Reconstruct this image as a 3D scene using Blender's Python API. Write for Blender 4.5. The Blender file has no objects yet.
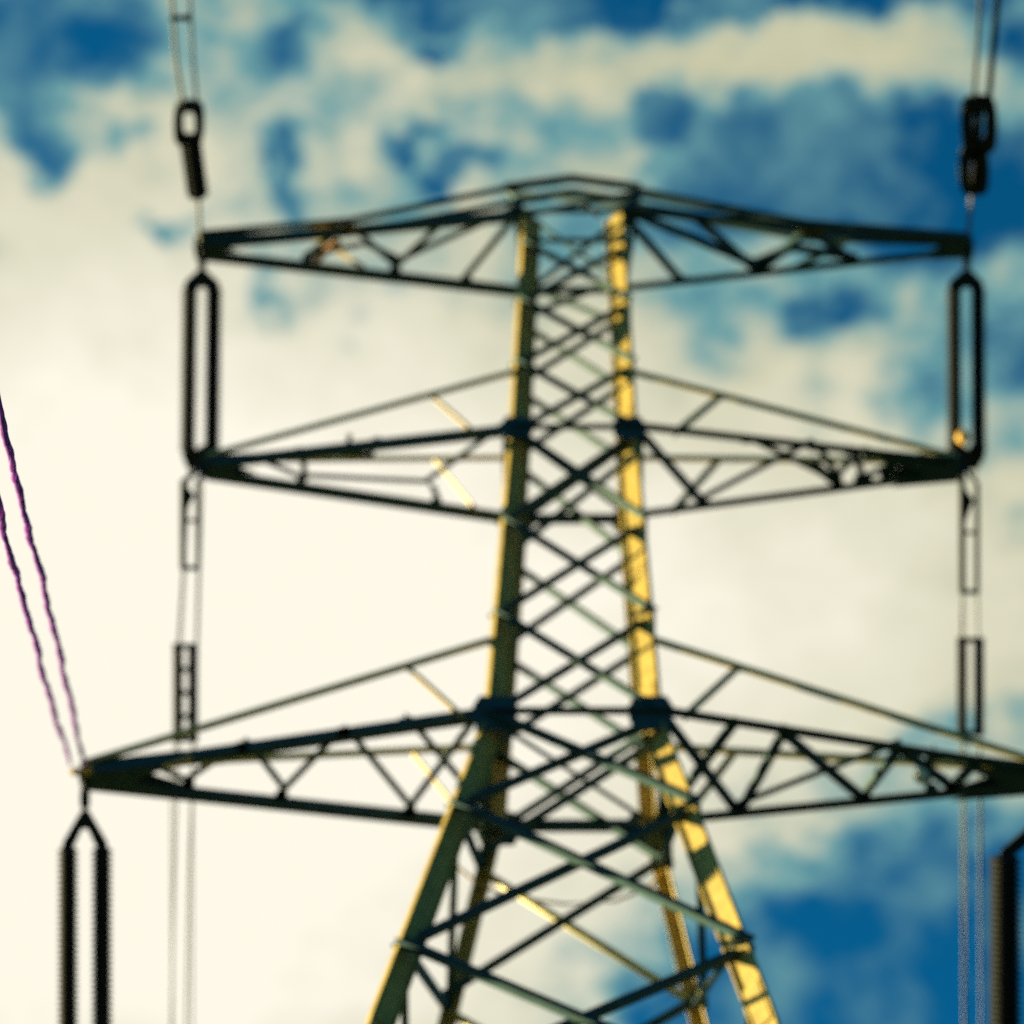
import bpy, bmesh, math, random
from mathutils import Vector, Matrix
random.seed(7)
R = math.radians
scene = bpy.context.scene
COL = scene.collection

# ------------------------------------------------------------------ camera
TH = R(45.0); FPX = 3000.0; CX = 573.0; CY = 512.0; CAMZ = 1.6; TD = 40.0
cam_d = bpy.data.cameras.new("camera"); cam = bpy.data.objects.new("camera", cam_d)
COL.objects.link(cam); scene.camera = cam
cam.location = (0, 0, CAMZ); cam.rotation_euler = (R(90) + TH, 0, 0)
cam_d.sensor_width = 36; cam_d.lens = 36 * FPX / 1024
cam_d.shift_x = -(CX - 512) / 1024
cam_d.clip_start = 0.1; cam_d.clip_end = 6000
cam_d.dof.use_dof = True
cam_d.dof.focus_distance = 30.0
cam_d.dof.aperture_fstop = 0.48
scene.render.resolution_x = 1024; scene.render.resolution_y = 1024
scene.view_settings.view_transform = 'Standard'; scene.view_settings.look = 'None'
EXPO = 2.5
scene.view_settings.exposure = EXPO; scene.view_settings.gamma = 1
scene.cycles.max_bounces = 6; scene.cycles.use_denoising = False

# ------------------------------------------------------------------ sun
SUN_EL = R(9); sx, sy = -0.95, 0.36
n = math.hypot(sx, sy); sx /= n; sy /= n
sun_dir = Vector((sx * math.cos(SUN_EL), sy * math.cos(SUN_EL), math.sin(SUN_EL)))
sl = bpy.data.lights.new("sun", 'SUN'); so = bpy.data.objects.new("sun", sl); COL.objects.link(so)
sl.energy = 5.0; sl.angle = R(0.5); sl.color = (1.0, 0.80, 0.36)
so.rotation_euler = (-sun_dir).to_track_quat('-Z', 'Y').to_euler(); so.location = (-60, 0, 80)

# ------------------------------------------------------------------ sky
world = bpy.data.worlds.new("World"); scene.world = world; world.use_nodes = True
nt = world.node_tree; nt.nodes.clear(); N = nt.nodes; L = nt.links
def nd(t, **k):
    x = N.new(t)
    for a, b in k.items(): setattr(x, a, b)
    return x
def setin(sock, v):
    if hasattr(v, 'links') or isinstance(v, bpy.types.NodeSocket): L.new(v, sock)
    else: sock.default_value = v
def M(op, a, b=0.0, c=0.0, clamp=False):
    x = nd('ShaderNodeMath', operation=op, use_clamp=clamp)
    setin(x.inputs[0], a); setin(x.inputs[1], b); setin(x.inputs[2], c)
    return x.outputs[0]
def VM(op, a, b=(0, 0, 0), c=(0, 0, 0)):
    x = nd('ShaderNodeVectorMath', operation=op)
    setin(x.inputs[0], a); setin(x.inputs[1], b)
    if op == 'MULTIPLY_ADD': setin(x.inputs[2], c)
    return x.outputs['Value'] if op in ('DOT_PRODUCT', 'LENGTH') else x.outputs[0]
tc = nd('ShaderNodeTexCoord'); gen = tc.outputs['Generated']
sep = nd('ShaderNodeSeparateXYZ'); L.new(gen, sep.inputs[0])
az = M('MULTIPLY', M('ARCTAN2', sep.outputs[0], sep.outputs[1]), math.cos(TH))
el = M('ARCSINE', sep.outputs[2])
comb = nd('ShaderNodeCombineXYZ'); L.new(az, comb.inputs[0]); L.new(el, comb.inputs[1])
def noise(vec, scale, detail, rough=0.5, off=(0, 0, 0)):
    x = nd('ShaderNodeTexNoise'); x.inputs['Scale'].default_value = scale
    x.inputs['Detail'].default_value = detail; x.inputs['Roughness'].default_value = rough
    L.new(VM('ADD', vec, off), x.inputs['Vector']); return x
w1 = noise(gen, 22, 3, .55)
warp = VM('MULTIPLY', VM('SUBTRACT', w1.outputs['Color'], (.5, .5, .5)), (.045, .045, 0))
w2 = noise(gen, 90, 4, .65, (3, 1, 2))
warp2 = VM('MULTIPLY', VM('SUBTRACT', w2.outputs['Color'], (.5, .5, .5)), (.022, .022, 0))
q = VM('ADD', VM('ADD', comb.outputs[0], warp), warp2)
def azel(px, py):                                   # where in the sky (azimuth, elevation) a bank of cloud stands
    u = (px - CX) / FPX; v = (CY - py) / FPX
    d = Vector((u, math.cos(TH) - v * math.sin(TH), math.sin(TH) + v * math.cos(TH))).normalized()
    return math.atan2(d.x, d.y) * math.cos(TH), math.asin(d.z)
def field(blobs, base):
    acc = base
    for px, py, rx, ry, a in blobs:
        c = azel(px, py); ix = FPX / rx; iy = FPX / ry
        t = VM('MULTIPLY_ADD', q, (ix, iy, 0), (-c[0] * ix, -c[1] * iy, 0))
        g = M('EXPONENT', M('MULTIPLY', VM('DOT_PRODUCT', t, t), -1.0))
        acc = M('MULTIPLY_ADD', g, a, acc)
    return acc
cover = [(820, 330, 200, 90, -.2), (420, 120, 330, 90, -.25), (100, 60, 90, 30, -.2), (700, 250, 120, 60, -.1), (850, 770, 130, 30, -.4), (350, 275, 120, 40, -.3), (560, 235, 60, 40, -.5),
 (60, 25, 130, 50, -0.72), (10, 90, 60, 50, -0.45), (45, 135, 39.6, 28.6, -1.04), (118, 132, 33, 13.2, -0.76), (165, 240, 24.2, 15.4, -1.04),
 (300, 175, 17.6, 37.4, -1.04), (266, 172, 13.2, 17.6, -0.95), (288, 55, 28.6, 28.6, -0.76), (430, 42, 28.6, 15.4, -1.14), (412, 132, 26.4, 13.2, -1.04),
 (462, 172, 33, 16.5, -1.33), (420, 2, 120, 16, -0.72), (620, -6, 200, 20, -1.44), (860, -4, 220, 18, -1.44), (1010, 30, 60, 30, -0.84),
 (668, 108, 28.6, 24.2, -1.71), (820, 140, 90, 50, -1.50), (950, 200, 130, 60, -1.80), (800, 190, 120, 40, -1.08), (700, 215, 90, 26, -0.72),
 (940, 120, 60, 30, -0.60), (820, 312, 39.6, 19.8, -1.33), (1005, 370, 55, 60, -0.72), (905, 385, 70, 24, -0.48), (700, 325, 44, 44, -0.66), (265, 290, 22, 19.8, -0.76),
 (345, 330, 24.2, 19.8, -0.57), (890, 945, 130, 72, -2.04), (1010, 930, 80, 90, -1.44), (800, 850, 60, 24, -0.42), (650, 960, 80, 50, -0.42),
 (800, 1010, 130, 60, -1.44), (690, 1030, 60, 40, -0.72), (950, 740, 33, 22, -0.38), (400, 300, 33, 22, -0.38),
 (200, 650, 420, 330, 1.30), (60, 900, 300, 260, 0.80), (30, 330, 160, 120, 0.60), (560, 560, 300, 220, 0.70), (80, 200, 110, 90, 0.45), (150, 110, 90, 30, 0.30), (850, 600, 220, 140, 0.65),
 (560, 75, 230, 34, 0.50), (790, 60, 130, 26, 0.60), (950, 70, 60, 26, 0.40), (460, 100, 60, 28, 0.25), (380, 150, 30, 30, 0.20), (860, 390, 40, 40, 0.30), (740, 390, 60, 40, 0.25),
 (600, 160, 50, 22, 0.30), (980, 270, 30, 18, 0.30), (350, 240, 80, 30, 0.15)]
n1 = noise(VM('MULTIPLY', gen, (1, 1, 1.7)), 40, 6, .62, (5, 2, 8)); n2 = noise(gen, 7, 3, .5, (1, 7, 3))
front = VM('DOT_PRODUCT', gen, (0, math.cos(TH), math.sin(TH)))      # cloud cleared from the unseen sky away from the view to dim ambient light
fm = nd('ShaderNodeMapRange', interpolation_type='SMOOTHSTEP'); L.new(front, fm.inputs['Value'])
fm.inputs['From Min'].default_value = math.cos(R(34)); fm.inputs['From Max'].default_value = math.cos(R(15))
fm.inputs['To Min'].default_value = -1.7; fm.inputs['To Max'].default_value = 0.42
cv = field(cover, fm.outputs[0])
cv = M('ADD', cv, M('MULTIPLY', M('SUBTRACT', n1.outputs['Fac'], .5), 2.0))
cv = M('ADD', cv, M('MULTIPLY', M('SUBTRACT', n2.outputs['Fac'], .5), .5))
mr = nd('ShaderNodeMapRange', interpolation_type='SMOOTHSTEP'); L.new(cv, mr.inputs['Value'])
mr.inputs['From Min'].default_value = -.55; mr.inputs['From Max'].default_value = .95
thick = field([(0, 700, 330, 420, .8), (150, 620, 420, 330, .8), (200, 950, 350, 200, .5), (520, 620, 260, 230, .6), (850, 600, 220, 150, .45), (420, 100, 260, 60, .12), (860, 400, 90, 60, .15)], -0.02)
thick = M('ADD', thick, M('MULTIPLY', M('SUBTRACT', n1.outputs['Fac'], .5), .6), clamp=True)
mixc = nd('ShaderNodeMix', data_type='RGBA'); setin(mixc.inputs[0], thick)
mixc.inputs[6].default_value = (.58, .575, .39, 1); mixc.inputs[7].default_value = (1.0, .955, .81, 1)
sky = nd('ShaderNodeTexSky', sky_type='NISHITA', sun_disc=False)
sky.sun_elevation = SUN_EL; sky.sun_rotation = math.atan2(sx, sy) % (2 * math.pi)
CLOUD = 1.0
k = 1 / (2 ** EXPO)
skyt = VM('MULTIPLY', VM('MULTIPLY', sky.outputs[0], (.004, .14, .235)), (.66 * k,) * 3)
cl = VM('MULTIPLY', mixc.outputs[2], (CLOUD * k,) * 3)
n3 = noise(gen, 26, 4, .6, (9, 4, 1))                                 # thin veil drifting over the clear parts
veil = M('MULTIPLY', M('SUBTRACT', n3.outputs['Fac'], .46), 1.5, clamp=True)
fac = M('MAXIMUM', mr.outputs[0], veil)
f1 = M('MULTIPLY', fac, 2.0, clamp=True); f2 = M('SUBTRACT', M('MULTIPLY', fac, 2.0), 1.0, clamp=True)
mixt = nd('ShaderNodeMix', data_type='RGBA'); setin(mixt.inputs[0], f1); L.new(skyt, mixt.inputs[6]); mixt.inputs[7].default_value = (.15 * k, .36 * k, .38 * k, 1)
mixs = nd('ShaderNodeMix', data_type='RGBA'); setin(mixs.inputs[0], f2); L.new(mixt.outputs[2], mixs.inputs[6]); L.new(cl, mixs.inputs[7])
bg = nd('ShaderNodeBackground'); L.new(mixs.outputs[2], bg.inputs[0]); bg.inputs[1].default_value = 1.0
L.new(bg.outputs[0], nd('ShaderNodeOutputWorld').inputs[0])

# ------------------------------------------------------------------ projection helpers (pixel + depth / height -> place)
FW = Vector((0, math.cos(TH), math.sin(TH))); UP = Vector((0, -math.sin(TH), math.cos(TH))); RT = Vector((1, 0, 0))
C0 = Vector((0, 0, CAMZ))
def ray(px, py): return FW + RT * ((px - CX) / FPX) + UP * ((CY - py) / FPX)
def atD(px, py, d): return C0 + ray(px, py) * d
def atY(px, py, y): r = ray(px, py); return C0 + r * (y / r.y)
def atZ(px, py, z): r = ray(px, py); return C0 + r * ((z - CAMZ) / r.z)
def proj(p):
    q_ = Vector(p) - C0; d = q_.dot(FW)
    return CX + FPX * q_.x / d, CY - FPX * q_.dot(UP) / d, d

# ------------------------------------------------------------------ materials
def mat(name, base, var, rough=.6, metal=0.0, scale=6.0, wear=None, bump=.2):
    m = bpy.data.materials.new(name); m.use_nodes = True; t = m.node_tree; b = t.nodes['Principled BSDF']
    tc = t.nodes.new('ShaderNodeTexCoord')
    no = t.nodes.new('ShaderNodeTexNoise'); no.inputs['Scale'].default_value = scale; no.inputs['Detail'].default_value = 6
    t.links.new(tc.outputs['Object'], no.inputs['Vector'])
    cr = t.nodes.new('ShaderNodeValToRGB'); cr.color_ramp.elements[0].position = .3; cr.color_ramp.elements[1].position = .7
    cr.color_ramp.elements[0].color = (*[max(0, c * (1 - var)) for c in base], 1)
    cr.color_ramp.elements[1].color = (*[min(1, c * (1 + var)) for c in base], 1)
    t.links.new(no.outputs['Fac'], cr.inputs['Fac']); out = cr.outputs[0]
    if wear:
        n2 = t.nodes.new('ShaderNodeTexNoise'); n2.inputs['Scale'].default_value = scale * 2.3; n2.inputs['Detail'].default_value = 8
        t.links.new(tc.outputs['Object'], n2.inputs['Vector'])
        r2 = t.nodes.new('ShaderNodeValToRGB'); r2.color_ramp.elements[0].position = .56; r2.color_ramp.elements[1].position = .7
        t.links.new(n2.outputs['Fac'], r2.inputs['Fac'])
        mx = t.nodes.new('ShaderNodeMix'); mx.data_type = 'RGBA'; t.links.new(r2.outputs[0], mx.inputs[0])
        t.links.new(out, mx.inputs[6]); mx.inputs[7].default_value = (*wear, 1); out = mx.outputs[2]
    t.links.new(out, b.inputs['Base Color'])
    b.inputs['Roughness'].default_value = rough; b.inputs['Metallic'].default_value = metal
    bp = t.nodes.new('ShaderNodeBump'); bp.inputs['Strength'].default_value = bump; bp.inputs['Distance'].default_value = .01
    t.links.new(no.outputs['Fac'], bp.inputs['Height']); t.links.new(bp.outputs[0], b.inputs['Normal'])
    b.inputs['Specular IOR Level'].default_value = .15 if sum(base) < .35 else .4
    return m
STEEL = mat("painted_lattice_steel", (.28, .205, .042), .25, .6, 0.0, 4.0, wear=(.33, .26, .085))
LIT_TIE = mat('sunlit_toned_tie', (.42, .37, .15), .2, .5, 0.0, 4.0, wear=(.36, .30, .10))  # base colour raised so ties and rear rods look sunlit
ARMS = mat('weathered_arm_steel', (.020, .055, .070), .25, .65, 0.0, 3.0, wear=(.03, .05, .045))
DARK = mat('dark_weathered_fitting', (.010, .018, .024), .3, .7, 0, 12)
PORC = mat('dark_glazed_porcelain', (.010, .012, .014), .3, .75, 0, 8, bump=.05)
WIRE = mat('aged_aluminium_strand', (.10, .10, .085), .2, .6, 0, 20)
PURP = mat('purple_sheathed_strand', (.20, .07, .42), .25, .7, 0, 9, wear=(.30, .09, .38))
_t = PURP.node_tree; _p = _t.nodes['Principled BSDF']; _o = _t.nodes['Material Output']      # thin plastic sheath lets some light through
_tr = _t.nodes.new('ShaderNodeBsdfTranslucent'); _tr.inputs["Color"].default_value = (.66, .28, .82, 1)
_mx = _t.nodes.new('ShaderNodeMixShader'); _mx.inputs[0].default_value = .5
_t.links.new(_p.outputs[0], _mx.inputs[1]); _t.links.new(_tr.outputs[0], _mx.inputs[2]); _t.links.new(_mx.outputs[0], _o.inputs['Surface'])
GOLD = mat('yellow_fitting', (.42, .25, .03), .15, .5, 0, 10)  # yellow base colour carries the sunlight on the small fittings
ORNG = mat('orange_fitting', (.45, .17, .02), .2, .6, 0, 10)  # warm sunlight on these clamps put into the orange base colour
PALE = mat('pale_cream_disc', (.6, .56, .45), .08, .5, 0, 10)
GRND = mat('ground_grass', (.035, .05, .022), .4, .95, 0, .15, wear=(.07, .06, .03), bump=.6)
CONC = mat('concrete', (.32, .31, .28), .15, .9, 0, 2)

# ------------------------------------------------------------------ object helpers
def link(name, bm, m, parent=None, origin=None, smooth=False):
    if origin is None:
        origin = sum((v.co for v in bm.verts), Vector()) / max(1, len(bm.verts))
    bmesh.ops.translate(bm, verts=bm.verts, vec=-origin)
    bmesh.ops.recalc_face_normals(bm, faces=bm.faces)
    me = bpy.data.meshes.new(name); bm.to_mesh(me); bm.free(); me.materials.append(m)
    if smooth:
        for p in me.polygons: p.use_smooth = True
    o = bpy.data.objects.new(name, me); COL.objects.link(o)
    o['_w'] = tuple(origin)
    if parent is not None:
        o.parent = parent; o.location = origin - Vector(parent['_w'])
    else: o.location = origin
    return o
def thing(name, label, cat, loc, group=None):
    e = bpy.data.objects.new(name, None); COL.objects.link(e); e.location = loc; e['_w'] = tuple(loc)
    e.empty_display_size = .3; tag(e, label, cat, group); return e
def tag(o, label, cat, group=None):
    o['label'] = label; o['category'] = cat
    if group: o['group'] = group
def frame(a, b, side):
    d = (b - a).normalized(); s = side - d * side.dot(d)
    if s.length < 1e-4: s = d.orthogonal()
    s.normalize(); return d, s, d.cross(s)
def extrude(bm, a, b, prof, side):
    """a rolled steel section (profile in the side / normal plane) from a to b"""
    d, s, t = frame(a, b, side); rings = []
    for p in (a, b): rings.append([bm.verts.new(p + s * x + t * y) for x, y in prof])
    k = len(prof)
    for i in range(k): bm.faces.new((rings[0][i], rings[0][(i + 1) % k], rings[1][(i + 1) % k], rings[1][i]))
    bm.faces.new(rings[0][::-1]); bm.faces.new(rings[1])
def angle(w, th=None):
    th = th or max(.012, w * .13)
    return [(0, 0), (w, 0), (w, th), (th, th), (th, w), (0, w)]
def rect(w, h): return [(-w / 2, -h / 2), (w / 2, -h / 2), (w / 2, h / 2), (-w / 2, h / 2)]
def bar(bm, a, b, w, side): extrude(bm, Vector(a), Vector(b), angle(w), Vector(side))
def tube(bm, pts, r, seg=8, rfun=None):
    rings = []
    for i, p in enumerate(pts):
        a = pts[max(0, i - 1)]; b = pts[min(len(pts) - 1, i + 1)]
        d, s, t = frame(a, b, Vector((1, .01, .02))); rr = rfun(i) if rfun else r
        rings.append([bm.verts.new(p + s * math.cos(2 * math.pi * k / seg) * rr + t * math.sin(2 * math.pi * k / seg) * rr) for k in range(seg)])
    for i in range(len(rings) - 1):
        for k in range(seg): bm.faces.new((rings[i][k], rings[i][(k + 1) % seg], rings[i + 1][(k + 1) % seg], rings[i + 1][k]))
    bm.faces.new(rings[0][::-1]); bm.faces.new(rings[-1])
def plate(bm, outline, nrm, th):
    nrm = nrm.normalized(); a = [bm.verts.new(p + nrm * th / 2) for p in outline]; b = [bm.verts.new(p - nrm * th / 2) for p in outline]
    k = len(outline)
    bm.faces.new(a); bm.faces.new(b[::-1])
    for i in range(k): bm.faces.new((a[i], b[i], b[(i + 1) % k], a[(i + 1) % k]))
def ringplate(bm, c, ax, sd, la, ls, hole, nrm, th):
    """oblong shackle plate with an open middle: la, ls half lengths, hole = share left open"""
    k = 20; nrm = nrm.normalized(); R_ = []
    for f in (1, hole):
        for z in (th / 2, -th / 2):
            row = []
            for i in range(k):
                t = 2 * math.pi * i / k; cx, cy = math.cos(t), math.sin(t)
                e = .55
                row.append(bm.verts.new(c + ax * la * math.copysign(abs(cx) ** e, cx) * (f if f == 1 else (f + 1) / 2.2) + sd * ls * math.copysign(abs(cy) ** e, cy) * f + nrm * z))
            R_.append(row)
    o1, o2, i1, i2 = R_
    for i in range(k):
        j = (i + 1) % k
        bm.faces.new((o1[i], o1[j], o2[j], o2[i])); bm.faces.new((i1[j], i1[i], i2[i], i2[j]))
        bm.faces.new((o1[j], o1[i], i1[i], i1[j])); bm.faces.new((o2[i], o2[j], i2[j], i2[i]))
def disc_string(bm, a, b, rad, pitch=.10, seg=18):
    """cap and pin discs threaded from a to b"""
    d, s, t = frame(a, b, Vector((1, 0, .01))); Ln = (b - a).length; n_ = max(2, round(Ln / pitch)); p = Ln / n_
    prof = [(.0, .035)]
    for i in range(n_):
        o = i * p
        prof += [(o + p * .05, rad * .70), (o + p * .25, rad * .78), (o + p * .38, rad * .90), (o + p * .60, rad * .97), (o + p * .70, rad), (o + p * .73, rad * .86), (o + p * .80, rad * .74), (o + p * .95, rad * .70)]
    prof.append((Ln, rad * .2)); rings = []
    for z, r in prof: rings.append([bm.verts.new(a + d * z + s * math.cos(2 * math.pi * k / seg) * r + t * math.sin(2 * math.pi * k / seg) * r) for k in range(seg)])
    for i in range(len(rings) - 1):
        for k in range(seg): bm.faces.new((rings[i][k], rings[i][(k + 1) % seg], rings[i + 1][(k + 1) % seg], rings[i + 1][k]))
    bm.faces.new(rings[0][::-1]); bm.faces.new(rings[-1])

# ------------------------------------------------------------------ ground
bm = bmesh.new(); k = 72
for i in range(k + 1):
    for j in range(k + 1):
        x = ((i / k) * 2 - 1); y = ((j / k) * 2 - 1); x = math.copysign(abs(x) ** 2.2, x) * 2500; y = math.copysign(abs(y) ** 2.2, y) * 2500 + 30
        r_ = math.hypot(x, y - 30); z = -.02 + (0 if r_ < 60 else .004 * (r_ - 60) * math.sin(x * .011) * math.cos(y * .009))
        bm.verts.new((x, y, z))
bm.verts.ensure_lookup_table()
for i in range(k):
    for j in range(k):
        a = i * (k + 1) + j; bm.faces.new([bm.verts[v] for v in (a, a + 1, a + k + 2, a + k + 1)])
g = link('ground', bm, GRND, None, Vector((0, 0, 0))); g['kind'] = 'structure'

# ------------------------------------------------------------------ tower body
def solve_front(py, hp):
    e = TH + math.atan((CY - py) / FPX); h = 1.0
    for _ in range(60):
        z = CAMZ + (TD - h) * math.tan(e); h = hp / FPX * proj((0, TD - h, z))[2]
    return z, h
K = [solve_front(213, 50), solve_front(430, 63), solve_front(715, 88), solve_front(1015, 203)]
sl_ = (K[3][1] - K[2][1]) / (K[2][0] - K[3][0])
K.append((0.4, K[3][1] + sl_ * (K[3][0] - .4) * .8))
def hw(z):
    if z >= K[0][0]: return K[0][1]
    for (za, ha), (zb, hb) in zip(K, K[1:]):
        if z >= zb: return hb + (ha - hb) * (z - zb) / (za - zb)
    return K[-1][1]
def z_at(py, back):                                  # height at which a front / back leg stands at picture height py
    lo, hi = 0.0, 60.0
    for _ in range(60):
        m_ = (lo + hi) / 2; y = TD + hw(m_) * (1 if back else -1)
        if proj((0, y, m_))[1] > py: lo = m_
        else: hi = m_
    return lo
ZT, ZM, ZL = K[0][0], K[1][0], K[2][0]
tower = thing('transmission_tower', 'steel lattice pylon with three pairs of cross arms, its right leg lit yellow', 'pylon', Vector((0, TD, 0)))
def corner(sxn, syn, z): h = hw(z); return Vector((sxn * h, TD + syn * h, z))
LEGW, STEM = .56, .13
for sxn in (-1, 1):
    for syn in (-1, 1):
        bm = bmesh.new(); out = Vector((sxn, syn, 0)).normalized()
        zs = [ZT + .12] + [kk[0] for kk in K[1:]]
        for za, zb in zip(zs, zs[1:]):
            a, b = corner(sxn, syn, za), corner(sxn, syn, zb)
            if za > ZT: a = corner(sxn, syn, ZT) + Vector((0, 0, .12))
            f = .84 if za > ZM + .1 else (.9 if za > ZL + .1 else .80)
            w = LEGW * f
            if syn < 0:                                   # front legs: a deep web set on the diagonal with a narrow flange at each edge
                side = -out; d, s, t = frame(a, b, side)
                T = [(0, -.05), (.03, -.05), (.03, -.018), (w - .03, -.018), (w - .03, -.06), (w, -.06), (w, .06), (w - .03, .06), (w - .03, .018), (.03, .018), (.03, .05), (0, .05)]
                extrude(bm, a, b, T, side)
                c = b + (a - b) * .04; u_ = (a - b).normalized()
                for q_ in (-1, 1):
                    y0_, y1_ = sorted((q_ * .020, q_ * .042))
                    extrude(bm, c + u_ * .55, c - u_ * .3, [(w * .15, y0_), (w * .85, y0_), (w * .85, y1_), (w * .15, y1_)], side)
            else:                                         # back legs: plain angles with a flange on each face
                wl = w * .62
                side = Vector((-sxn, 0, 0)); d, s, t = frame(a, b, side); g_ = -1 if t.y > 0 else 1
                T = [(0, 0), (wl, 0), (wl, g_ * .035), (.035, g_ * .035), (.035, g_ * wl), (0, g_ * wl)]
                extrude(bm, a, b, T, side)
        leg = link('leg', bm, STEEL, tower)
        bm = bmesh.new(); c = corner(sxn, syn, .4)
        for hgt, r_ in ((0, .75),):
            ring = [[bm.verts.new(c + Vector((math.cos(i * math.pi / 6) * rr, math.sin(i * math.pi / 6) * rr, zz))) for i in range(12)] for rr, zz in ((.85, -.6), (.7, .05), (.62, .12))]
            for ra, rb in zip(ring, ring[1:]):
                for i in range(12): bm.faces.new((ra[i], ra[(i + 1) % 12], rb[(i + 1) % 12], rb[i]))
            bm.faces.new(ring[0][::-1]); bm.faces.new(ring[-1])
        link('footing', bm, CONC, tower)

def brace(a, b, w, side, name='diagonal_brace', m=None, parent=None):
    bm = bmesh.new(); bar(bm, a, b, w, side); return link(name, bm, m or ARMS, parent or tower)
def xpanel(syn, za, zb, w, rod=False):
    n_ = Vector((0, syn, 0)); a0, a1 = corner(-1, syn, za), corner(1, syn, za); b0, b1 = corner(-1, syn, zb), corner(1, syn, zb)
    o1 = n_ * -.03; o2 = n_ * -(.05 + w)
    if rod:
        bm = bmesh.new(); tube(bm, [a0 + o1, b1 + o1], w * .42, 10); link('diagonal_brace', bm, LIT_TIE, tower, smooth=True)
    else: brace(a0 + o1, b1 + o1, w, (0, 0, 1))
    brace(b0 + o2, a1 + o2, w, (0, 0, 1))
FN = [243, 300, 362, 430, 520, 613, 715, 805, 945, 1120]
BN = [293, 330, 396, 470, 567, 661, 758, 870, 1010, 1180]
def refit(vals, back, anchors):
    zs = [z_at(v, back) for v in vals]
    for i, z in anchors.items(): zs[i] = z
    return zs
FZ = refit(FN, False, {3: ZM, 6: ZL}); BZ = refit(BN, True, {0: ZT})
for i in range(len(FZ) - 1): xpanel(-1, FZ[i], FZ[i + 1], .17 if i < 6 else .20)
for i in range(len(BZ) - 1): xpanel(1, BZ[i], BZ[i + 1], .17 if i < 6 else .19, i >= 7)
# side faces: single zigzag between front and back nodes
for sxn in (-1, 1):
    for i in range(len(FZ) - 1):
        bz_ = [z for z in BZ if z < FZ[i] - .25]
        a, b = corner(sxn, -1, FZ[i]), corner(sxn, 1, bz_[0]); c = corner(sxn, -1, FZ[i + 1])
        off = Vector((-sxn * .04, 0, 0))
        brace(a + off, b + off, .10 if i < 6 else .13, (0, 0, 1), 'side_brace')
        if i % 2 == 0 or i > 5: brace(b + off * 3, c + off * 3, .10 if i < 6 else .13, (0, 0, 1), 'side_brace')
# horizontals and plan bracing at the arm levels
def ring(z, w, name='horizontal_strut'):
    P = [corner(-1, -1, z), corner(1, -1, z), corner(1, 1, z), corner(-1, 1, z)]
    for a, b in zip(P, P[1:] + P[:1]): brace(a, b, w, (0, 0, 1), name)
ring(ZT - .02, .12); ring(ZM, .15); ring(ZL, .17)
brace(corner(-1, -1, FZ[0]), corner(1, -1, FZ[0]), .12, (0, 0, 1), 'horizontal_strut')
for z in (ZM, ZL):
    brace(corner(-1, -1, z) - Vector((0, 0, .08)), corner(1, 1, z) - Vector((0, 0, .08)), .10, (0, 0, 1), 'plan_brace')
    brace(corner(1, -1, z) - Vector((0, 0, .20)), corner(-1, 1, z) - Vector((0, 0, .20)), .10, (0, 0, 1), 'plan_brace')
# lower body down to the ground
lz = [BZ[-1], 15.5, 9.5, .6]
zs = [FZ[-1]] + lz[1:]
for syn in (-1, 1):
    for za, zb in zip(zs if syn < 0 else lz, zs[1:] if syn < 0 else lz[1:]):
        a0, a1 = corner(-1, syn, za), corner(1, syn, za); b0, b1 = corner(-1, syn, zb), corner(1, syn, zb)
        brace(a0, b1, .14, (0, 0, 1), 'base_brace'); brace(a1 - Vector((0, syn * .2, 0)), b0 - Vector((0, syn * .2, 0)), .14, (0, 0, 1), 'base_brace')
for sxn in (-1, 1):
    for za, zb in zip(zs, zs[1:]):
        o = Vector((sxn * .2, 0, 0))
        brace(corner(sxn, -1, za), corner(sxn, 1, zb), .14, (0, 0, 1), 'base_brace'); brace(corner(sxn, 1, za) - o, corner(sxn, -1, zb) - o, .14, (0, 0, 1), 'base_brace')
# gusset plates at the arm levels
def gusset(c, s, nrm, m=None, parent=None):
    bm = bmesh.new(); x, z = Vector((1, 0, 0)), Vector((0, 0, 1))
    if abs(nrm.x) > .5: x = Vector((0, 1, 0))
    plate(bm, [c + x * s * a + z * s * b for a, b in ((-.75, -1), (.75, -1), (1, -.4), (1, .4), (.7, 1), (-.7, 1), (-1, .4), (-1, -.4))], nrm, .02)
    return link('gusset_plate', bm, m or ARMS, parent or tower)
for z, s in ((ZM, .30), (ZL, .38)):
    for sxn in (-1, 1):
        for syn in (-1, 1): gusset(corner(sxn, syn, z) + Vector((-sxn * s * .45, syn * .06, 0)), s, Vector((0, 1, 0)))

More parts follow.
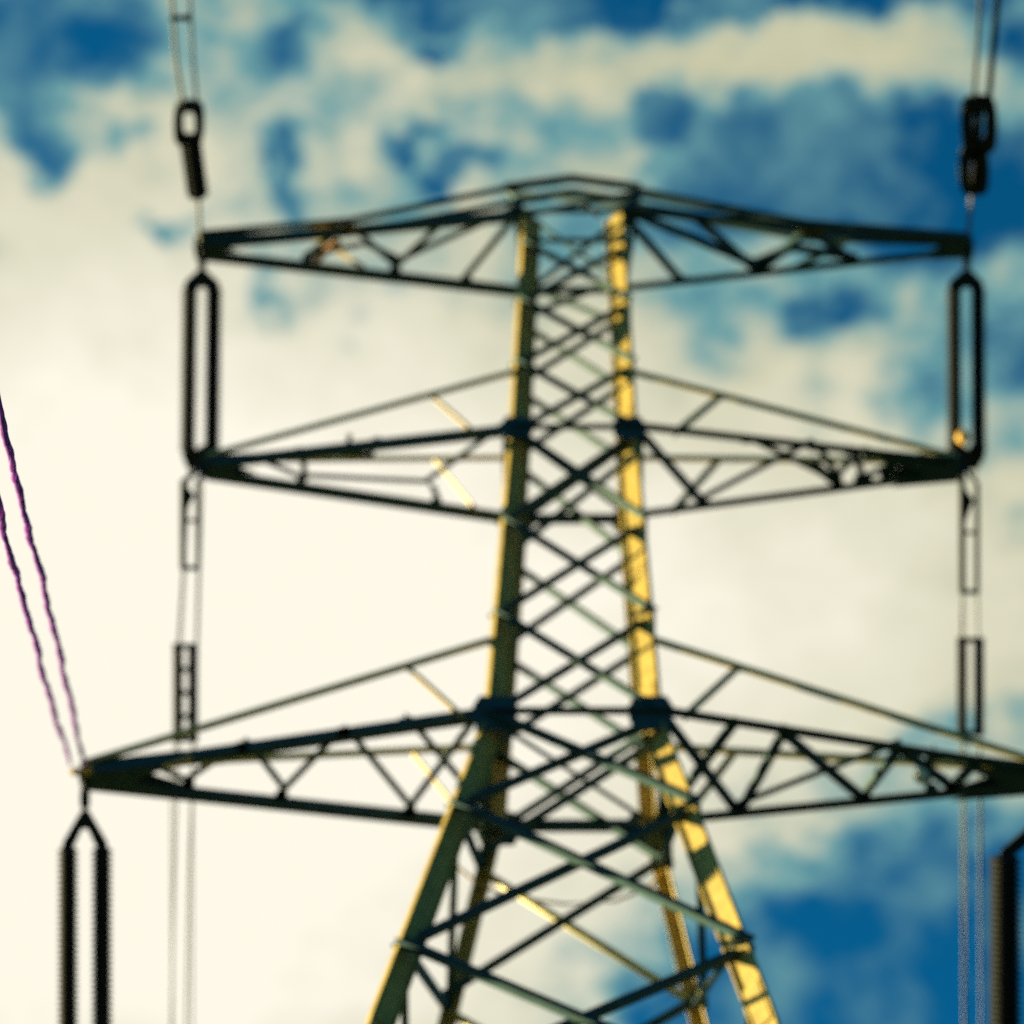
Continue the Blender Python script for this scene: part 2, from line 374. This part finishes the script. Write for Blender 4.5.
# ------------------------------------------------------------------ cross arms
def arm(tip, fz, bz, sxn, topz, cw, lw, panels, hang, bend=None, cap=None, solid=.13):
    """bottom chords from front and back leg to the tip, lacing between them, one top chord pair up to the legs"""
    A = corner(sxn, -1, fz); B = corner(sxn, 1, bz); U = Vector((0, 0, 1)); o = Vector((0, 0, 0))
    bm = bmesh.new(); bar(bm, A, tip + Vector((0, -.05, 0)), cw, (0, 0, 1)); bar(bm, B, tip + Vector((0, .05 + cw, 0)), cw, (0, 0, 1))
    # end plates boxing the tip
    e = (A + B) / 2 - tip; e.normalize()
    for zz in (-.05, cw + .02):
        w0 = .11; f = solid
        plate(bm, [tip + Vector((-sxn * -.12, -w0, zz)), tip + Vector((.12 * sxn, w0 + cw, zz)), tip + (B - tip) * f * 1.25 + Vector((0, cw, zz)), tip + ((A + B) / 2 - tip) * f * .6 + Vector((0, cw * .5, zz)), tip + (A - tip) * f * 1.25 + Vector((0, -.02, zz))], U, .02)
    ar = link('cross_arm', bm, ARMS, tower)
    def pt_(f, q_): return tip + ((A - tip) * (1 - q_) + (B - tip) * q_) * f
    for i, (u0, u1) in enumerate(panels):
        dz = Vector((0, 0, cw * .45 + (i % 3) * lw * .45))
        brace(pt_(*u0) + dz, pt_(*u1) + dz, lw, U, 'lacing_bar', parent=ar)
        for p in (u0, u1):
            if p[1] in (0, 1) and .1 < p[0] < .95: gusset(pt_(*p) + Vector((0, (-.03 if p[1] == 0 else -.03), .08)), lw * .85, Vector((0, 1, 0)), parent=ar)
    tops = []
    for syn, ch in ((-1, A), (1, B)):
        T_ = cap[0 if syn < 0 else 1] if cap else corner(sxn, syn, topz)
        pts = [tip + Vector((0, syn * .06, cw + .05))] + ([bend[0 if syn < 0 else 1]] if bend else []) + [T_]
        bm = bmesh.new()
        for p, q_ in zip(pts, pts[1:]):
            if cap: bar(bm, p, q_, cw * .9, (0, 0, 1))
            else: tube(bm, [p, q_], cw * .36, 10)
        link('top_chord', bm, LIT_TIE if not cap else ARMS, ar)
        for f in hang:                                 # hangers between top chord and bottom chord
            if len(pts) == 2: pt = pts[0] + (T_ - pts[0]) * f
            else:
                fb = (pts[1] - pts[0]).length / ((pts[1] - pts[0]).length + (pts[2] - pts[1]).length)
                pt = pts[0] + (pts[1] - pts[0]) * (f / fb) if f < fb else pts[1] + (pts[2] - pts[1]) * ((f - fb) / (1 - fb))
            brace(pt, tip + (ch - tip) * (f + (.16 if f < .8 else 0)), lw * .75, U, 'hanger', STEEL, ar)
    return ar
LOW = [((.14, 0), (.25, 1)), ((.25, 1), (.40, 0)), ((.40, 0), (.48, 1)), ((.48, 1), (.65, 0)), ((.65, 0), (.80, 1)), ((.80, 0), (1, 1)), ((.80, 1), (1, 0))]
LOWR = [((.2, 0), (.25, 1)), ((.25, 1), (.39, 0)), ((.39, 0), (.47, 1)), ((.47, 1), (.69, 0)), ((.69, 0), (.79, 1)), ((.79, 1), (.39, 0)), ((.82, 0), (1, 1)), ((.79, 1), (1, 0)), ((.3, 1), (.3, 0))]
MIDL = [((.31, 0), (.31, 1)), ((.31, 1), (.73, .75)), ((.73, .75), (1, 0)), ((.73, .75), (.75, 1)), ((.31, .1), (.55, .35)), ((.55, .35), (.57, 0)), ((.15, 0), (.31, 1))]
MIDR = [((.66, 0), (.37, 1)), ((.45, 0), (.37, 1)), ((.37, 1), (.28, 0)), ((.28, 0), (.15, 1)), ((.78, 1), (1, 0)), ((.78, 1), (.45, 0)), ((.28, 1), (.15, 0)), ((.34, 0), (.30, 1)), ((.22, 1), (.10, 0)), ((.18, 1), (.22, 0)), ((.37, 1), (.45, .4))]
TOPA = [((.33, 1), (.46, 0)), ((.46, 0), (.60, 1)), ((.60, .95), (1, 0)), ((.82, 1), (1, 0)), ((.33, 1), (.5, .55)), ((.5, .55), (.62, .9)), ((.60, 1), (.78, 0))]
def tipat(px, py): return atY(px, py, TD)
tips = {}
for key, px, py in (('tl', 200, 246), ('tr', 968, 246), ('ml', 206, 466), ('mr', 958, 468), ('ll', 86, 775), ('lr', 1052, 779)): tips[key] = tipat(px, py)
ZTA = ZT
# top arms: their upper chords rise to a short ridge above the body
pk = {}
for sxn, cap_px, bend_px in ((-1, 505, 350), (1, 640, 806)):
    t = tips['tl' if sxn < 0 else 'tr']
    yf = TD - .45; yb = TD + .25
    cap = (atY(cap_px, 192, yf), atY(cap_px + 6 * -sxn, 206, yb)); bend = (atY(bend_px, 224, yf), atY(bend_px, 236, yb))
    pk[sxn] = cap
    arm(t, ZT - .05, ZT - .08, sxn, 0, .18, .14, TOPA, (.34,), bend, cap, .09)
for i in (0, 1):
    bm = bmesh.new(); mid = (pk[-1][i] + pk[1][i]) / 2 + Vector((0, 0, .30))
    bar(bm, pk[-1][i], mid, .22, (0, 0, 1)); bar(bm, mid, pk[1][i], .22, (0, 0, 1)); link('ridge_chord', bm, ARMS, tower)
for sxn in (-1, 1):
    for i, syn in ((0, -1), (1, 1)):
        brace(pk[sxn][i], corner(sxn, syn, ZT), .11, (1, 0, 0), 'peak_strut'); brace(pk[sxn][i] + Vector((0, .03, 0)), corner(-sxn, syn, ZT) + Vector((0, .1 * sxn, 0)), .09, (1, 0, 0), 'peak_strut')
    brace(pk[sxn][0], pk[sxn][1], .10, (0, 0, 1), 'peak_strut')
arm(tips['ml'], ZM, ZM, -1, z_at(372, False), .17, .12, MIDL, (.72,))
arm(tips['mr'], ZM, ZM, 1, z_at(372, False), .19, .14, MIDR, (.72,), solid=.16)
arm(tips['ll'], ZL, ZL, -1, z_at(640, False), .19, .13, LOW, (.78,), solid=.2)
arm(tips['lr'], ZL, ZL, 1, z_at(640, False), .20, .14, LOWR, (.78,), solid=.2)

# ------------------------------------------------------------------ insulator sets and conductors on the far side (steep slack down-leads)
def P3(bm_pts, d): return [atD(x, y, d) for x, y in bm_pts]
def down_set(label, tip_key, top, apex, bars, bottom, rad, group):
    t = tips[tip_key]; d = proj(t)[2] + .0
    e = thing('insulator_set', label, 'insulator', t, group)
    bm = bmesh.new(); a = atD(*top, d); c = atD(*apex, d)
    tube(bm, [a, a + (c - a) * .5, c], .045, 8, lambda i: (.06, .04, .05)[i])
    ringplate(bm, (a + c) / 2, (c - a).normalized(), RT, (c - a).length * .32, .085, .45, FW, .05)
    link('shackle', bm, DARK, e)
    bm = bmesh.new(); (x1, y1, y2), (x2, _, _) = bars
    plate(bm, P3([(apex[0] - 4, apex[1] - 4), (apex[0] + 4, apex[1] - 4), (x2 + 5, y1 - 6), (x2 + 6, y1 + 4), (x2 - 3, y1 + 5), (apex[0] + 3, apex[1] + 14), (apex[0] - 3, apex[1] + 14), (x1 + 3, y1 + 5), (x1 - 6, y1 + 4), (x1 - 5, y1 - 6)], d), FW, .06)
    link('yoke_plate', bm, DARK, e)
    for x, ya, yb in bars:
        bm = bmesh.new(); disc_string(bm, atD(x, ya, d), atD(x + (bottom[0] - (bars[0][0] + bars[1][0]) / 2) * .35, yb, d), rad); link('insulator_string', bm, PORC, e, smooth=False)
    bm = bmesh.new(); bx, by = bottom; y2 = bars[0][2]; s_ = (bottom[0] - (bars[0][0] + bars[1][0]) / 2) * .35
    plate(bm, P3([(x1 + s_ - 7, y2 - 8), (x1 + s_ + 6, y2 - 9), (bx, y2 - 3), (x2 + s_ - 6, y2 - 9), (x2 + s_ + 7, y2 - 8), (x2 + s_ + 6, y2 + 6), (bx + 9, by), (bx - 8, by), (x1 + s_ - 5, y2 + 6)], d), FW, .06)
    link('yoke_plate', bm, DARK, e)
    return d
GI = 'twin insulator sets hanging below the arm tips'
dTL = down_set('dark twin insulator set hanging from the left tip of the topmost arm', 'tl', (202, 250), (202, 274), ((190, 288, 452), (214, 288, 452)), (196, 470), .19, GI)
dTR = down_set('dark twin insulator set hanging from the right tip of the topmost arm', 'tr', (967, 250), (967, 274), ((954, 288, 452), (978, 288, 452)), (968, 470), .18, GI)
dLL = down_set('long dark twin insulator set below the left tip of the lowest arm', 'll', (85, 782), (85, 815), ((68, 848, 1130), (102, 848, 1130)), (85, 1150), .19, GI)
dLR = down_set('thick navy insulator set below the right tip of the lowest arm', 'lr', (1048, 786), (1046, 818), ((1005, 856, 1130), (1085, 856, 1130)), (1045, 1150), .30, GI)

def cable(name, label, pts, r, m, group, seg=8, cat='cable'):
    bm = bmesh.new(); tube(bm, pts, r, seg); o = link(name, bm, m, None, pts[0]); tag(o, label, cat, group); return o
def drop_pts(xy, d, endx):
    """follow the picked course at the depth of the arm tip, then on down to the ground"""
    p = [atD(x, y, d) for x, y in xy]; a, b = p[-2], p[-1]; dr = (b - a).normalized()
    L_ = (b.z - .3) / -dr.z
    return p + [b + dr * L_ * f for f in (.25, .5, .75, 1)]
GC = 'thin down-leads on the far side of the pylon'
for side, d, xs in (('left', dTL, ((190, 470, 172, 800), (203, 470, 192, 800))), ('right', dTR, ((961, 472, 965, 800), (975, 472, 981, 800)))):
    for nm, (xa, ya, xb, yb) in zip(('outer', 'inner') if side == 'left' else ('inner', 'outer'), xs):
        cable('down_lead', f'thin pale {nm} wire dropping from the topmost {side} insulator set', drop_pts([(xa, ya - 8), ((xa + xb) / 2, (ya + yb) / 2), (xb, yb), (xb - .1 * (1 if side == "left" else -1), 1024)], d, 0), .020, WIRE, GC)
# middle arm: turnbuckle frame, rods, short twin insulators, then wires
def mid_set(label, key, x0, rows, rungs):
    t = tips[key]; d = proj(t)[2] - .35; e = thing('strain_insulator_set', label, 'insulator', t, 'ladder-like strain sets below the middle arm tips')
    (xa, xb, y0, y1), (ra, rb, r1), (ia, ib, i1) = rows
    T0 = atD(x0, y0 - 6, d + .3)
    bm = bmesh.new(); a, b, c, dd = atD(xa, y0 + 10, d), atD(xb, y0 + 10, d), atD(xa, y1, d), atD(xb, y1, d)
    tube(bm, [T0, a, c], .065); tube(bm, [T0 + Vector((.06, 0, 0)), b, dd], .05)
    tube(bm, [c - RT * .04, dd + RT * .04], .05)
    tube(bm, [a + (c - a) * .45, b + (dd - b) * .45], .035)
    plate(bm, [a, a + (b - a) * .8 + (c - a) * .15, a + (c - a) * .42], FW, .03)
    link('turnbuckle_frame', bm, DARK, e)
    bm = bmesh.new(); tube(bm, [c, atD(ra, r1, d)], .018); tube(bm, [dd, atD(rb, r1, d)], .018); link('tie_rod', bm, WIRE, e)
    for p in [r1, i1] + [r1 + (i1 - r1) * f for f in rungs]:
        w_ = 5 if p in (r1, i1) else 0; bm = bmesh.new(); tube(bm, [atD(ia - w_, p, d), atD(ib + w_, p, d)], .055); link('spreader_bar', bm, DARK, e)
    for x in (ia, ib):
        bm = bmesh.new(); disc_string(bm, atD(x, r1 + 2, d), atD(x, i1 - 2, d), .12, .09, 14); link('insulator_string', bm, PORC, e)
    return d
dML = mid_set('short ladder-like strain set with rungs, below the left tip of the middle arm', 'ml', 203, ((183, 198, 472, 568), (178, 196, 646), (178, 193, 740)), (.25, .5, .75))
dMR = mid_set('short twin-bar strain set without rungs below the right tip of the middle arm', 'mr', 962, ((962, 977, 474, 592), (961, 978, 640), (962, 979, 733)), ())
for side, d, xs in (('left', dML, (178, 193)), ('right', dMR, (962, 979))):
    for nm, x in zip(('outer', 'inner') if side == 'left' else ('inner', 'outer'), xs):
        cable('down_lead', f'faint {nm} wire running down from the {side} strain set of the middle arm', drop_pts([(x, 740 if side == 'left' else 733), (x - 4 if side == 'left' else x + 1, 880), (x - 7 if side == 'left' else x + 2, 1024)], d, 0), .020, WIRE, GC)
for side, d, xs in (('left', dLL, (80, 90)), ('right', dLR, (1040, 1050))):
    for nm, x in zip(('outer', 'inner') if side == 'left' else ('inner', 'outer'), xs):
        cable('down_lead', f'{nm} wire below the lowest {side} insulator set, under the picture edge', drop_pts([(x, 1146), (x, 1250)], d, 0), .02, WIRE, GC)

# ------------------------------------------------------------------ near side: lines coming in over the camera to the topmost arm
def near_set(side, key, lk, plates, discs, pair, spacer):
    t = tips[key]; Z = t.z + .1; ax = Vector((0, -1, 0)); e = thing('dead_end_fitting', f'dark dead-end fitting with shackles above the {side} tip of the topmost arm', 'fitting', t, 'dead-end fittings above the topmost arm')
    bm = bmesh.new(); tube(bm, [t + Vector((0, 0, .1)), atZ(*lk, Z)], .04); link('link_rod', bm, WIRE, e)
    for (x, ya, yb, hwpx, hole) in plates:
        a, b = atZ(x, ya, Z), atZ(x, yb, Z); bm = bmesh.new(); s = hwpx / FPX * proj(a)[2]
        for z_ in (-.07, .07): ringplate(bm, (a + b) / 2 + Vector((0, 0, z_)), (b - a).normalized(), RT, (b - a).length / 2, s, hole, Vector((0, 0, 1)), .06)
        link('shackle_plate', bm, DARK, e)
    for (xa, ya, xb, yb, rp) in discs:
        a, b = atZ(xa, ya, Z), atZ(xb, yb, Z); bm = bmesh.new(); disc_string(bm, a, b, rp / FPX * proj(a)[2], .13); link('insulator_string', bm, PORC, e)
    for nm, course, r in pair:
        p = [atZ(x, y, Z) for x, y in course]; dr = (p[-1] - p[0]).normalized(); p += [p[-1] + dr * f + Vector((0, 0, -.0006 * f * f)) for f in (15, 30, 45, 60, 90, 120)]
        cable('overhead_line', f'{nm} wire of the pair above the {side} dead-end fitting', p, r, WIRE if side == 'left' else DARK, 'paired lines above the topmost arm')
    if spacer:
        (xa, xb, y) = spacer; bm = bmesh.new(); a, b = atZ(xa, y, Z), atZ(xb, y, Z)
        tube(bm, [a, a + (b - a) * .2, a + (b - a) * .5, a + (b - a) * .8, b], .06, 10, lambda i: (.07, .07, .045, .07, .07)[i]); o = link('line_spacer', bm, DARK, None, a)
        tag(o, f'small dark spacer bar clamped across the {side} pair of upper lines', 'line spacer')
near_set('left', 'tl', (198, 196), ((189, 144, 102, 15, .4),), ((198, 196, 190, 138, 11),),
         (('left', ((183, 104), (176, 60), (172, 0)), .04), ('right', ((197, 104), (193, 60), (190, 0)), .03)), (171, 191, 18))
near_set('right', 'tr', (972, 190), ((979, 152, 97, 18, .35), (974, 193, 147, 15, .3)), ((974, 188, 979, 112, 5),),
         (('left', ((974, 99), (977, 50), (980, 0)), .040), ('right', ((989, 99), (993, 50), (998, 0)), .06)), None)

# ------------------------------------------------------------------ purple lines to the lowest left arm
def purple(label, course, d0, d1):
    bm = bmesh.new(); y0, y1 = course[0][1], course[-1][1]
    ctrl = [atD(x, y, d1 + (d0 - d1) * (1 - (y - y0) / (y1 - y0)) ** 1.7) for x, y in course]
    dr = (ctrl[-1] - ctrl[-3]).normalized(); L_ = (ctrl[-1].z - .5) / -dr.z if dr.z < 0 else 40
    pts = []
    for a, b in zip(ctrl, ctrl[1:]):
        n_ = max(2, int((b - a).length / .05)); pts += [a + (b - a) * i / n_ for i in range(n_)]
    m_ = len(pts); pts += [ctrl[-1] + dr * s for s in [i * .05 for i in range(60)]]
    far = [ctrl[-1] + dr * (3 + (L_ - 3) * i / 12) for i in range(13)]
    rnd = random.Random(label); ph = [rnd.uniform(0, 6) for _ in range(6)]
    # slight slackness and a lay of three twisted strands of uneven thickness
    for i in range(len(pts)):
        s = i * .05; pts[i] = pts[i] + RT * (.012 * math.sin(s * 1.3 + ph[0]) + .006 * math.sin(s * 4.3 + ph[1]))
    for st in range(3):
        P = []; rr = []
        for i, p in enumerate(pts):
            s = i * .05; a = s * 5.2 + st * 2.094; amp = .010 * (.8 + .35 * math.sin(s * 2.3 + ph[2]))
            d, sd, t = frame(p, p + dr, RT); P.append(p + sd * math.cos(a) * amp + t * math.sin(a) * amp)
            rr.append((.042 - .010 * min(1, i / m_)) * (1 + .20 * math.sin(s * 3.1 + ph[3] + st) + .10 * math.sin(s * 11 + ph[4] + st)) * min(1, .55 + s * .1))
        tube(bm, P, 0, 7, lambda i: rr[i])
    tube(bm, far, .03, 7)
    o = link('twisted_line', bm, PURP, None, ctrl[0], smooth=True); tag(o, label, 'cable', 'purple twisted lines at the left edge'); return o
dt = proj(tips['ll'])[2]
purple('left one of two purple twisted lines above the lowest left arm tip', [(71, 764), (55, 716), (41, 667), (31, 626), (12, 564), (0, 511), (-12, 452)], dt, 31)
purple('right one of two purple twisted lines above the lowest left arm tip', [(84, 764), (68, 691), (53, 626), (41, 577), (27, 523), (12, 468), (0, 405), (-10, 350)], dt, 29.5)

# ------------------------------------------------------------------ small coloured fittings
def blob(name, label, c, r, m, cat, stretch=(1, 1, 1)):
    bm = bmesh.new(); bmesh.ops.create_uvsphere(bm, u_segments=16, v_segments=10, radius=r)
    for v in bm.verts: v.co = Vector((v.co.x * stretch[0], v.co.y * stretch[1], v.co.z * stretch[2]))
    bmesh.ops.translate(bm, verts=bm.verts, vec=c)
    tube(bm, [c + Vector((0, 0, -r * stretch[2] * 1.3)), c + Vector((0, 0, r * stretch[2] * 1.3))], r * .35, 8)
    o = link(name, bm, m, None, c, smooth=True); tag(o, label, cat); return o
blob('marker_ball', 'round yellow marker ball at the foot of the topmost right insulator set', atD(963, 437, dTR - .35), .14, GOLD, 'marker ball')
blob('marker_disc', 'small pale round disc near the right end of the lowest arm', atD(921, 776, proj(tips['lr'])[2] - .5), .13, PALE, 'marker disc')
def clamp(label, a, b, r, m):
    bm = bmesh.new(); tube(bm, [a, a + (b - a) * .15, a + (b - a) * .5, a + (b - a) * .85, b], r, 8, lambda i: (r * .5, r, r * .7, r, r * .5)[i])
    o = link('clamp', bm, m, None, a); tag(o, label, 'clamp', 'small bright clamps on the arms'); return o
d = proj(tips['tl'])[2] - .9
clamp('bright orange slanting clamp across the left half of the topmost arm', atD(314, 262, d), atD(340, 240, d), .085, ORNG)
clamp('small orange clamp under the ridge of the topmost arm', atD(583, 205, d - 1), atD(600, 216, d - 1), .055, ORNG)
d = dt - .5
clamp('yellow clamp on the outer end of the lowest left arm, beside the line crossing', atD(163, 768, d), atD(192, 758, d), .06, GOLD)
clamp('yellow clamp next to the inner line crossing on the lowest left arm', atD(200, 765, d), atD(226, 761, d), .05, GOLD)
clamp('yellow clamp holding the purple lines at the lowest left arm tip', atD(70, 772, dt - .3), atD(92, 770, dt - .3), .075, GOLD)
clamp('small dark knob standing on the upper edge of the middle left arm', atD(348, 446, proj(tips['ml'])[2] - .6), atD(350, 434, proj(tips['ml'])[2] - .6), .06, DARK)
cable('jumper_cable', 'thin yellow cable sagging across the back of the tower below the lowest arms', [atD(x, y, proj((0, TD + 1.6, ZL - 1.2))[2]) for x, y in ((452, 862), (478, 884), (510, 897), (565, 904), (615, 901), (648, 888), (668, 866))], .026, GOLD, None)
for o in bpy.data.objects:
    if '_w' in o: del o['_w']
